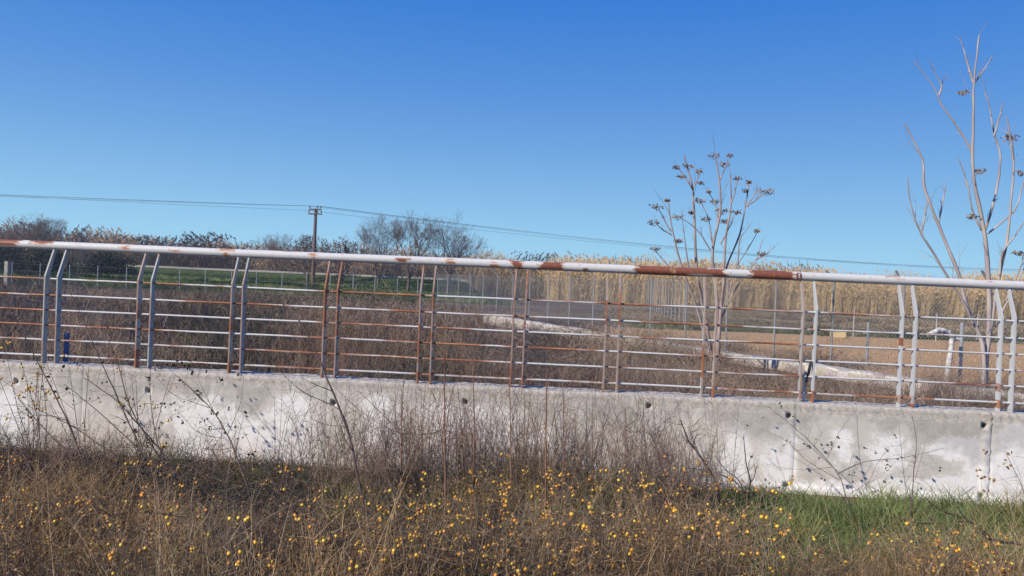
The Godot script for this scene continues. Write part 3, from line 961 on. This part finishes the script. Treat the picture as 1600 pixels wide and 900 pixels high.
	# ------------------------------------------------ the two near trees with pale stems and dry seed clusters
	var A := func(x: float, y: float) -> Array: return [960 + x * 0.2445, 220 + y * 0.2445]
	var la := [[A.call(640, 90), A.call(672, 260), A.call(675, 470), A.call(632, 660), A.call(630, 810), [1121, 480], [1121, 540], [1120, 592, 0.06]],
		[A.call(445, 90), A.call(470, 180), A.call(500, 300), A.call(505, 400), A.call(515, 560), A.call(525, 810), [1096, 470], [1108, 530], [1114, 585]],
		[A.call(740, 210), A.call(745, 400), A.call(715, 600), A.call(700, 810), [1131, 440], [1125, 500], [1122, 560]],
		[A.call(860, 270), A.call(840, 400), A.call(800, 600), A.call(715, 810), [1132, 440], [1126, 490]],
		[A.call(975, 325), A.call(915, 370), A.call(850, 420)], [A.call(915, 310), A.call(880, 370), A.call(842, 420)],
		[A.call(735, 95), A.call(700, 190), A.call(672, 255)], [A.call(400, 170), A.call(430, 200), A.call(500, 310)], [A.call(545, 190), A.call(535, 240), A.call(505, 300)],
		[A.call(345, 390), A.call(370, 570), A.call(430, 800), [1085, 470], [1106, 540]], [A.call(285, 430), A.call(320, 510), A.call(365, 580)], [A.call(265, 525), A.call(310, 570), A.call(368, 602)],
		[A.call(265, 705), A.call(310, 760), A.call(380, 830), [1080, 450]], [A.call(918, 575), A.call(860, 680), A.call(780, 810), [1139, 460]], [A.call(940, 650), A.call(905, 760), A.call(860, 830), [1150, 450], [1126, 500]], [A.call(1015, 685), A.call(960, 730), A.call(905, 760)],
		[A.call(410, 480), A.call(530, 570), A.call(615, 700)], [A.call(545, 380), A.call(600, 500), A.call(630, 690)], [A.call(600, 325), A.call(660, 450), A.call(640, 650)], [A.call(780, 450), A.call(730, 560), A.call(680, 660)], [A.call(785, 240), A.call(770, 330), A.call(745, 400)], [A.call(860, 550), A.call(800, 640), A.call(790, 800)], [A.call(430, 470), A.call(450, 640), A.call(475, 810)]]
	var ca := []
	for q in [[640, 95], [740, 95], [700, 150], [540, 195], [430, 230], [395, 170], [475, 162], [335, 380], [270, 418], [255, 520], [262, 690], [410, 485], [490, 460], [545, 380], [600, 325], [640, 390], [685, 450], [780, 455], [700, 515], [585, 500], [410, 640], [785, 240], [860, 265], [835, 320], [975, 325], [940, 720], [918, 575], [550, 270]]:
		var w := A.call(q[0], q[1]) as Array
		ca.append([w[0], w[1], rr(0.05, 0.16)])
	line_plant("young_tree", "slender many-stemmed young tree with dry seed clusters on upright twigs", "tree", la, 16.2, 16.6, 0.055, Color(0.33, 0.265, 0.25), 8, 0, Color.BLACK, "", ca, true, 0.7)
	var lb := [[[1530, 55], [1522, 128], [1521, 187], [1521, 275], [1538, 363], [1545, 450], [1545, 525], [1540, 560], [1538, 600], [1538, 650, 0.075]],
		[[1413, 193], [1436, 236], [1443, 260], [1445, 294], [1467, 353], [1497, 426], [1511, 480], [1535, 537], [1538, 600]],
		[[1418, 277], [1423, 319], [1438, 363], [1450, 382], [1480, 431], [1507, 475], [1520, 505]],
		[[1427, 95], [1460, 138], [1470, 162], [1500, 205], [1521, 240]], [[1459, 110], [1471, 133], [1468, 148]],
		[[1502, 64], [1509, 89], [1520, 128]], [[1550, 89], [1529, 121], [1522, 130]],
		[[1539, 144], [1546, 167], [1553, 206], [1563, 245], [1556, 304], [1538, 363]], [[1566, 165], [1560, 190], [1553, 213]],
		[[1579, 221], [1584, 250], [1580, 314], [1573, 378], [1560, 439], [1550, 500], [1542, 555]], [[1620, 210], [1598, 290], [1584, 330], [1543, 365]],
		[[1610, 330], [1590, 363], [1567, 394], [1562, 430]], [[1478, 290], [1472, 320], [1466, 352]], [[1448, 314], [1445, 340], [1440, 364]],
		[[1497, 246], [1511, 285], [1520, 330], [1534, 360]], [[1625, 380], [1600, 420], [1580, 460], [1556, 505]], [[1600, 395], [1590, 430], [1572, 470]], [[1573, 180], [1580, 225], [1583, 250]]]
	line_plant("bare_sapling", "tall pale bare tree with forked trunk behind the wire mesh", "tree", lb, 13.6, 14.2, 0.062, Color(0.41, 0.355, 0.34), 8, 0, Color.BLACK, "", [[1504, 144, 0.1], [1578, 215, 0.16], [1594, 270, 0.12], [1519, 338, 0.12], [1533, 267, 0.11], [1592, 395, 0.1]], true, 0.6)
	# ------------------------------------------------ reeds
	var reed_mesh := [patch("reed", 3.0, 420, 21), patch("reed", 3.0, 420, 22), patch("reed", 3.0, 420, 23)]
	var line := [[-300, 74, 4.3], [150, 73, 4.6], [450, 73, 4.1], [740, 84, 4.4], [1000, 84, 4.8], [1300, 79, 4.2], [1950, 75, 4.0]]
	rng.seed = 77
	var rx := [[], [], []]
	var rc := [[], [], []]
	var seg := 0
	var px0 := -290.0
	while px0 < 1930.0:
		while px0 > line[seg + 1][0]: seg += 1
		var t: float = (px0 - line[seg][0]) / (line[seg + 1][0] - line[seg][0])
		var dep0: float = lerpf(line[seg][1], line[seg + 1][1], t)
		for row in 3:
			var k := rng.randi() % 3
			var h: float = lerpf(line[seg][2], line[seg + 1][2], t) * rr(0.86, 1.05) * (1.0 + 0.16 * noise.get_noise_1d(px0 * 0.06)) * (0.9 + 0.06 * row)
			rx[k].append(xform(G(px0 + rr(-9, 9), dep0 + row * 2.4 + rr(-0.5, 0.5)), rr(1.0, 1.25), h))
			var straw := smoothstep(560.0, 900.0, px0)
			rc[k].append(jit(Color(0.36, 0.275, 0.2).lerp(Color(0.62, 0.47, 0.25), straw), 0.08))
		px0 += 1.9 / dep0 * FPX
	for k in 3: multi("reed_belt", reed_mesh[k], M.plant, rx[k], rc[k], "tall dry straw-coloured reed belt along the horizon", "reeds")
	# ------------------------------------------------ scrub behind the wall
	var scrub := [patch("scrub", 1.0, 230, 31), patch("scrub", 1.0, 230, 32), patch("scrub", 1.0, 230, 33)]
	var weeds := [patch("weeds", 2.5, 420, 43), patch("weeds", 2.5, 420, 44)]
	rng.seed = 101
	var dx := [[], [], []]
	var dc := [[], [], []]
	var dep := 7.75
	while dep < 57.0:
		var sc := clampf(dep / 9.0, 1.0, 3.6)
		var stp := 0.8 * sc / dep * FPX
		var px := -300.0 + rr(0, stp)
		while px < 1900.0:
			px += stp
			var p := G(px + rr(-0.2, 0.2) * stp, dep + rr(-0.2, 0.2) * sc)
			if p.z > WALL_FRONT - 0.3 - 0.52 * sc: continue
			var fdist := (p - f0).dot(arm_dir)
			if fdist < 0.1 and px > 930 and dep < 32.0: continue
			if dep > 32.5 and px > 960: continue
			var de := (p - ea).dot(eside)
			if absf(de) < 0.62 * sc and (p - ea).dot(edir) > -0.5: 
				if absf(de) < 0.12: continue
				sc = 0.55
			var k := rng.randi() % 3
			var pt2 := noise.get_noise_2d(p.x * 0.8, p.z * 0.8)
			var h := rr(0.6, 1.15) * clampf(1.0 + 1.6 * pt2, 0.35, 1.7)
			if fdist < 3.6: h *= 0.5
			elif px > 900 and dep < 16: h *= 0.55
			elif px > 660 and absf(de) < 7.0: h *= 0.75
			if dep > 22: h *= 0.7
			if dep > 36: h *= 0.45
			dx[k].append(xform(p, sc * rr(1.0, 1.2), h))
			var col := Color(0.225, 0.18, 0.15).lerp(Color(0.325, 0.25, 0.195), clampf(0.5 + 1.6 * noise.get_noise_2d(p.x * 1.3 + 70.0, p.z * 1.3), 0, 1))
			if rng.randf() < 0.12: col = Color(0.2, 0.2, 0.12)
			dc[k].append(jit(col * (1.05 + 0.8 * noise.get_noise_2d(p.x * 0.9 + 40.0, p.z * 0.6)), 0.16))
			sc = clampf(dep / 9.0, 1.0, 3.6)
		dep += 0.75 * sc
	for k in 3: multi("waste_scrub", scrub[k], M.plant, dx[k], dc[k], "brown dry scrub covering the waste ground behind the wall", "scrub")
	# green strips: bank and far edge of the soil
	rng.seed = 131
	var gx := [[], []]
	var gc := [[], []]
	for row in 4:
		var px := -320.0
		while px < 742.0:
			px += 34.0
			var t := (row + 0.4) / 4.0
			var ends := 1.0 - smoothstep(700.0, 770.0, px)
			var k := rng.randi() % 2
			gx[k].append(xform(HY(px + rr(-12, 12), lerpf(57.0, 62.6, t), lerpf(0.0, 1.4, t) * ends), rr(0.8, 1.05), rr(0.3, 0.5) if row < 3 else rr(0.1, 0.2)))
			gc[k].append(jit(Color(0.18, 0.25, 0.095) * (1.0 + 0.6 * noise.get_noise_2d(px * 0.03, t * 6.0)), 0.2))
	for k in 2: multi("bank_grass", weeds[k], M.plant, gx[k], gc[k], "green grass and weeds covering the long bank", "grass")
	gx = [[], []]; gc = [[], []]
	for i in 17:
		var dp := 34.6 + i * 2.3
		var px := 940.0
		while px < 1950.0:
			px += 2.2 / dp * FPX
			var k := rng.randi() % 2
			gx[k].append(xform(G(px + rr(-8, 8), dp + rr(-0.6, 0.6)), 1.0, rr(0.14, 0.36)))
			var cg := Color(0.1, 0.14, 0.055).lerp(Color(0.3, 0.235, 0.15), clampf((dp - 34.0) / 7.0 + noise.get_noise_2d(px * 0.03, dp), 0, 1))
			gc[k].append(jit(cg, 0.2))
	for k in 2: multi("verge_grass", weeds[k], M.plant, gx[k], gc[k], "low green and brown grass between brown soil and reeds", "grass")
	# ------------------------------------------------ foreground thicket between the road and the wall
	var thick := [patch("thicket", 0.5, 190, 51), patch("thicket", 0.5, 190, 52), patch("thicket", 0.5, 190, 53), patch("thicket", 0.5, 190, 54), patch("thicket", 0.5, 190, 55)]
	var green := [patch("grass", 0.4, 260, 61), patch("grass", 0.4, 260, 62)]
	rng.seed = 151
	dx = [[], [], [], [], []]; dc = [[], [], [], [], []]
	gx = [[], []]; gc = [[], []]
	var gz := -3.7
	while gz > WALL_FRONT + 0.2:
		var wx := -6.0
		while wx < 5.4:
			wx += 0.36
			var p := Vector3(wx + rr(-0.1, 0.1), 0, gz + rr(-0.1, 0.1))
			var cp3 := cam_basis.inverse() * (p - Vector3(0, EYE, 0))
			var d := -cp3.z
			var px := 800.0 + cp3.x / d * FPX
			if px < -200 or px > 1800: continue
			var h := thicket_h(px, d) * rr(0.8, 1.4)
			var grassy := px > 1130 + rr(-110, 110) and d > 4.75 + rr(-0.35, 0.35)
			if grassy:
				for j in 2:
					var k := rng.randi() % 2
					gx[k].append(xform(p + Vector3(rr(-0.1, 0.1), 0, rr(-0.1, 0.1)), rr(0.9, 1.15), rr(0.15, 0.32) * (1.0 + 0.5 * noise.get_noise_2d(p.x * 3.0, p.z * 3.0))))
					gc[k].append(jit(Color(0.165, 0.22, 0.09).lerp(Color(0.37, 0.32, 0.17), clampf(0.7 * noise.get_noise_2d(p.x * 2.5, p.z * 2.5) + smoothstep(1480.0, 1650.0, px) * 0.5, 0, 1)), 0.2))
				continue
			h = clampf(h, 0.1, 0.7)
			var k2 := rng.randi() % 5
			dx[k2].append(xform(p, rr(0.9, 1.1), h))
			var warm := clampf(0.35 + noise.get_noise_2d(p.x * 1.2, p.z * 1.2) * 1.3 + smoothstep(500.0, 950.0, px) * 0.4 - 0.15, 0, 1)
			var col := Color(0.31, 0.265, 0.21).lerp(Color(0.46, 0.34, 0.205), warm)
			dc[k2].append(jit(col * (0.95 + 0.5 * noise.get_noise_2d(p.x * 1.6 + 30.0, p.z * 1.6)), 0.14))
			if d > 5.3 and px > 100 and rng.randf() < 0.6:
				gx[k2 % 2].append(xform(p, 1.1, h * rr(0.7, 1.0)))
				gc[k2 % 2].append(jit(Color(0.17, 0.2, 0.08), 0.2))
		gz -= 0.34
	for k in 5: multi("dry_thicket", thick[k], M.plant, dx[k], dc[k], "tangled dry brown stems filling the verge before the wall", "thicket")
	var wisp := [patch("wisps", 0.6, 24, 71), patch("wisps", 0.6, 24, 72), patch("wisps", 0.6, 24, 73)]
	rng.seed = 161
	var wx3 := [[], [], []]
	var wc3 := [[], [], []]
	for i in 72:
		var px := rr(430, 1090) if i < 50 else rr(-60, 450)
		var wdp := rr(5.5, 6.6) if i % 3 > 0 else rr(7.95, 9.0)
		var p := G(px, wdp)
		if absf(p.z - WALL_FRONT + 0.15) < 0.55: continue
		var hw := rr(0.65, 1.1) if px > 430 else rr(0.45, 0.7)
		if wdp > 7.5: hw = rr(0.9, 1.35)
		wx3[i % 3].append(xform(p, 1.0, hw))
		wc3[i % 3].append(jit(Color(0.25, 0.195, 0.165), 0.2))
	for k in 3: multi("fine_stalks", wisp[k], M.plant, wx3[k], wc3[k], "haze of fine bare stalks rising before and behind the wall", "stalks")
	for i in 60:
		var p := G(rr(-200, 560), rr(7.7, 9.0))
		if p.z > WALL_FRONT - 0.55: continue
		gx[i % 2].append(xform(p, rr(0.9, 1.3), rr(0.2, 0.45)))
		gc[i % 2].append(jit(Color(0.14, 0.145, 0.085), 0.3))
	for k in 2: multi("wall_grass", green[k], M.plant, gx[k], gc[k], "fresh green grass growing along the foot of the wall", "grass")
	# ------------------------------------------------ single stems and shrubs that stand out of the thicket
	rng.seed = 171
	var dk := Color(0.105, 0.08, 0.07)
	var red := Color(0.2, 0.12, 0.09)
	var lf := Color(0.1, 0.085, 0.07)
	line_plant("dead_stem", "tall dark leaning bare stem rising above the thicket and railing bars", "dead stem", [[[425, 462], [470, 505], [510, 590], [545, 680], [568, 790], [592, 890, 0.011]], [[420, 560], [470, 610], [530, 640], [548, 690]], [[600, 600], [575, 660], [556, 720]]], 5.6, 4.7, 0.011, dk, 9, 0, lf)
	line_plant("dead_stem", "long dark stem slanting across the wall in front of first posts", "dead stem", [[[0, 459], [27, 504], [48, 544], [75, 597], [100, 647], [118, 690], [140, 760]], [[109, 456], [125, 488], [139, 520], [157, 563], [185, 625], [215, 690]], [[60, 600], [90, 650], [125, 720]]], 6.2, 5.6, 0.008, dk, 12, 1, lf)
	line_plant("dry_shrub", "dark arching dry shrub fanning out against the stained wall joint", "shrub", [[[130, 590], [175, 620], [200, 645], [232, 682], [260, 715], [285, 780], [298, 860]], [[163, 517], [184, 568], [205, 640], [240, 700], [275, 760]], [[100, 600], [150, 640], [215, 700], [270, 760]], [[60, 640], [120, 670], [190, 720], [270, 775]], [[20, 610], [60, 660], [120, 720], [180, 770]], [[236, 560], [235, 620], [246, 690], [272, 760]], [[205, 590], [215, 650], [250, 720]]], 6.3, 5.4, 0.009, dk, 16, 1, lf)
	line_plant("dry_shrub", "forked dark shrub with shrivelled leaves before the white wall patch", "shrub", [[[282, 592], [327, 635], [355, 680], [372, 720], [390, 775], [400, 850]], [[381, 582], [377, 625], [366, 655], [355, 680]], [[245, 590], [272, 617], [300, 628], [327, 637]], [[282, 647], [312, 677], [350, 685]], [[300, 575], [318, 610], [335, 645]], [[262, 575], [290, 600], [318, 628]]], 6.4, 5.2, 0.009, dk, 14, 3, lf)
	line_plant("dry_shrub", "tangle of thin arching stems against the middle of the wall", "shrub", [[[560, 610], [600, 650], [640, 690], [680, 730], [700, 800]], [[520, 600], [560, 640], [620, 675], [672, 677], [692, 670]], [[640, 560], [628, 620], [630, 690], [650, 760]], [[700, 590], [680, 640], [665, 700], [672, 770]], [[590, 570], [600, 640], [605, 720], [640, 780]], [[760, 600], [735, 650], [710, 700], [695, 770]]], 6.4, 5.5, 0.006, Color(0.16, 0.125, 0.11), 20, 0, lf)
	for s in [[695, 545, 4.9, 0.009], [741, 560, 5.2, 0.007], [853, 585, 4.9, 0.009], [628, 590, 5.3, 0.007], [797, 560, 5.6, 0.006], [880, 600, 5.4, 0.006], [925, 620, 5.5, 0.005], [660, 600, 5.6, 0.005], [978, 640, 5.5, 0.005], [720, 600, 5.9, 0.005], [820, 610, 5.8, 0.005]]:
		var b := G(s[0] + rr(-12, 12), s[2])
		var top: float = 440 + (s[0] - 800) * 0.0425 + EYE * FPX / s[2]
		line_plant("upright_stalk", "reddish brown upright dry stalk before the middle of the wall", "stalk", [[[s[0] + rr(-6, 6), s[1]], [s[0], lerpf(s[1], top, 0.3)], [s[0] + rr(-4, 4), lerpf(s[1], top, 0.6)], [s[0] + rr(-8, 8), top]], [[s[0] + rr(20, 50), s[1] + 20], [s[0] + 14, s[1] + 60], [s[0], lerpf(s[1], top, 0.45)]], [[s[0] - rr(20, 50), s[1] + 40], [s[0] - 14, s[1] + 80], [s[0], lerpf(s[1], top, 0.5)]]], s[2] + 0.1, s[2], s[3], red, 9, 0, lf, "upright reddish stalks")
	line_plant("dry_shrub", "thin dry shrub with bowed side branch by the round wall hole", "shrub", [[[1005, 620], [1008, 705], [1015, 740], [1020, 800]], [[972, 667], [985, 675], [1012, 676], [1025, 697], [1035, 740], [1030, 800]], [[1037, 615], [1032, 660], [1026, 700]], [[1000, 640], [1004, 670], [1010, 700]]], 6.4, 5.6, 0.006, dk, 10, 0, lf)
	line_plant("burnt_branch", "blackened crooked branches sticking out of the thicket before the wall", "branch", [[[1064, 657], [1075, 687], [1092, 710], [1115, 745], [1125, 790]], [[1075, 663], [1084, 690], [1092, 708]], [[1092, 676], [1083, 690], [1086, 700]], [[1117, 712], [1135, 735], [1155, 752], [1165, 780]], [[1162, 680], [1165, 720], [1172, 752], [1170, 780]], [[1178, 725], [1180, 740], [1172, 756]], [[1115, 695], [1110, 720], [1112, 742]], [[1070, 730], [1110, 738], [1145, 750], [1170, 775]]], 6.2, 5.7, 0.013, Color(0.045, 0.038, 0.035), 4, 0, lf)
	line_plant("wall_sapling", "spreading thin sapling with few shrivelled leaves against pale wall", "sapling", [[[1200, 635], [1240, 667], [1282, 707], [1310, 742], [1320, 770], [1328, 800]], [[1335, 642], [1310, 677], [1300, 700], [1292, 716]], [[1475, 700], [1412, 715], [1350, 722], [1310, 740]], [[1400, 722], [1375, 745], [1352, 757], [1328, 772]], [[1200, 726], [1250, 734], [1300, 730]], [[1390, 700], [1372, 722], [1360, 748], [1345, 772]], [[1190, 670], [1230, 690], [1262, 720], [1312, 750]], [[1225, 640], [1238, 660], [1246, 672]]], 6.6, 6.0, 0.006, Color(0.15, 0.125, 0.115), 9, 2, Color(0.13, 0.115, 0.1))
	line_plant("upright_twig", "single wiry upright twig standing before the pale wall panel", "twig", [[[1425, 650], [1432, 690], [1429, 725], [1426, 762], [1420, 830], [1418, 900]], [[1446, 690], [1438, 720], [1430, 750]], [[1405, 660], [1412, 740], [1424, 790]]], 5.4, 4.7, 0.005, dk, 14, 0, lf)
	line_plant("fallen_branch", "dark fallen branch lying over the green grass", "branch", [[[1450, 782], [1470, 797], [1500, 807], [1525, 822], [1550, 842], [1600, 852], [1650, 872]], [[1520, 815], [1530, 835], [1555, 846]], [[1580, 800], [1578, 825], [1590, 848]], [[1360, 795], [1400, 810], [1432, 817], [1470, 818]]], 5.0, 4.5, 0.011, Color(0.06, 0.05, 0.045), 5, 0, lf)
	line_plant("upright_twig", "leaning thin twigs with dry leaves at the wall's outer panel", "twig", [[[1570, 705], [1590, 745], [1600, 770], [1610, 810]], [[1560, 742], [1580, 760], [1600, 790]], [[1585, 712], [1610, 722], [1625, 760]]], 6.2, 5.8, 0.005, dk, 12, 3, Color(0.25, 0.16, 0.06))
	# ------------------------------------------------ tall bare weeds behind the wall
	for i in 26:
		var px := rr(480, 1010) if i < 18 else rr(40, 480)
		var wd := rr(8.0, 10.5)
		var hgt := rr(0.8, 1.25)
		var base := G(px, wd)
		var o := thing("bare_weed", "tall wiry bare weed behind the rusty middle railing bars" if i < 18 else "wiry bare weed behind the railing before the green bank", "weed", base, "bare weeds behind the railing")
		var mb := MB.new()
		var tp := []
		for s in 4:
			branch(mb, Vector3(rr(-0.05, 0.05), -0.02, rr(-0.05, 0.05)), Vector3(rr(-0.35, 0.35), 1, rr(-0.35, 0.35)).normalized(), hgt * 0.4, 0.006, 3, jit(Color(0.22, 0.165, 0.135), 0.2), 0.5, 0.2, tp)
		var top := 0.1
		for t in tp: top = maxf(top, t.y)
		for j in mb.v.size(): mb.v[j] *= hgt / top
		part(o, "stem", mb.mesh(), M.plant)
	# ------------------------------------------------ nightshade plants with yellow berries
	rng.seed = 191
	var berry := SphereMesh.new()
	berry.radius = 0.0085; berry.height = 0.017; berry.radial_segments = 10; berry.rings = 6
	var bmats := [cmat(Color(0.72, 0.43, 0.035), 0.35), cmat(Color(0.66, 0.29, 0.035), 0.4), cmat(Color(0.36, 0.17, 0.05), 0.6), cmat(Color(0.74, 0.54, 0.07), 0.35)]
	var spots := []
	for i in 6: spots.append([rr(0, 250), rr(5.9, 6.5), rr(0.85, 1.15)])
	for i in 70:
		var bx := rr(-20, 1560) if i % 3 > 0 else rr(560, 1150)
		var by := 1.0 / lerpf(1.0 / 3.6, 1.0 / 6.0, rng.randf())
		if bx > 1160: by = rr(3.9, 5.1)
		spots.append([bx, by, thicket_h(bx, by) * rr(0.95, 1.15) + 0.05])
	for sp in spots:
		var where := "in the thicket before the wall's middle"
		if sp[2] > 0.8: where = "reaching up against the wall by the arching shrub"
		elif sp[0] > 1160: where = "in front of the green grass"
		elif sp[0] < 330: where = "below the arching dark shrub"
		elif sp[0] < 560: where = "around the tall leaning dark stem"
		elif sp[0] > 960: where = "near the blackened branches"
		var o := thing("nightshade_plant", "weed hung with yellow berries " + where, "weed", G(sp[0], sp[1]), "weeds with yellow berries")
		var mb := MB.new()
		var hgt: float = sp[2]
		var pos := []
		for s in 3:
			var p := Vector3(rr(-0.06, 0.06), -0.02, rr(-0.06, 0.06))
			var d := Vector3(rr(-0.3, 0.3), 1, rr(-0.2, 0.3)) * hgt
			var mid := p + d * 0.5 + rdir() * 0.05
			mb.tube([p, mid, p + d], [0.004, 0.003, 0.0015], 4, [Color(0.2, 0.155, 0.12)], false)
			for k in 5:
				var q := (p + d * 0.5).lerp(p + d, rng.randf())
				var e := q + Vector3(rr(-0.16, 0.16), rr(-0.02, 0.12), rr(-0.08, 0.18))
				mb.tube([q, e], [0.002, 0.001], 3, [Color(0.22, 0.165, 0.12)], false)
				if rng.randf() < 0.5:
					for j in 1 + rng.randi() % 3: pos.append(e + Vector3(rr(-0.025, 0.025), rr(-0.03, -0.005), rr(-0.02, 0.025)))
				leaves(mb, e, Vector3.ONE * 0.02, 2, 0.017, Color(0.27, 0.17, 0.09))
		for q in pos: mb.tube([q + Vector3(0, 0.007, 0), q + Vector3(rr(-0.01, 0.01), 0.035, rr(-0.01, 0.01))], [0.0012, 0.001], 3, [Color(0.25, 0.18, 0.1)], false)
		part(o, "stem", mb.mesh(), M.plant)
		for q in pos:
			var b := part(o, "berry", berry, bmats[[0, 0, 1, 1, 2, 3][rng.randi() % 6]], q)
			b.scale = Vector3.ONE * rr(0.6, 1.2)
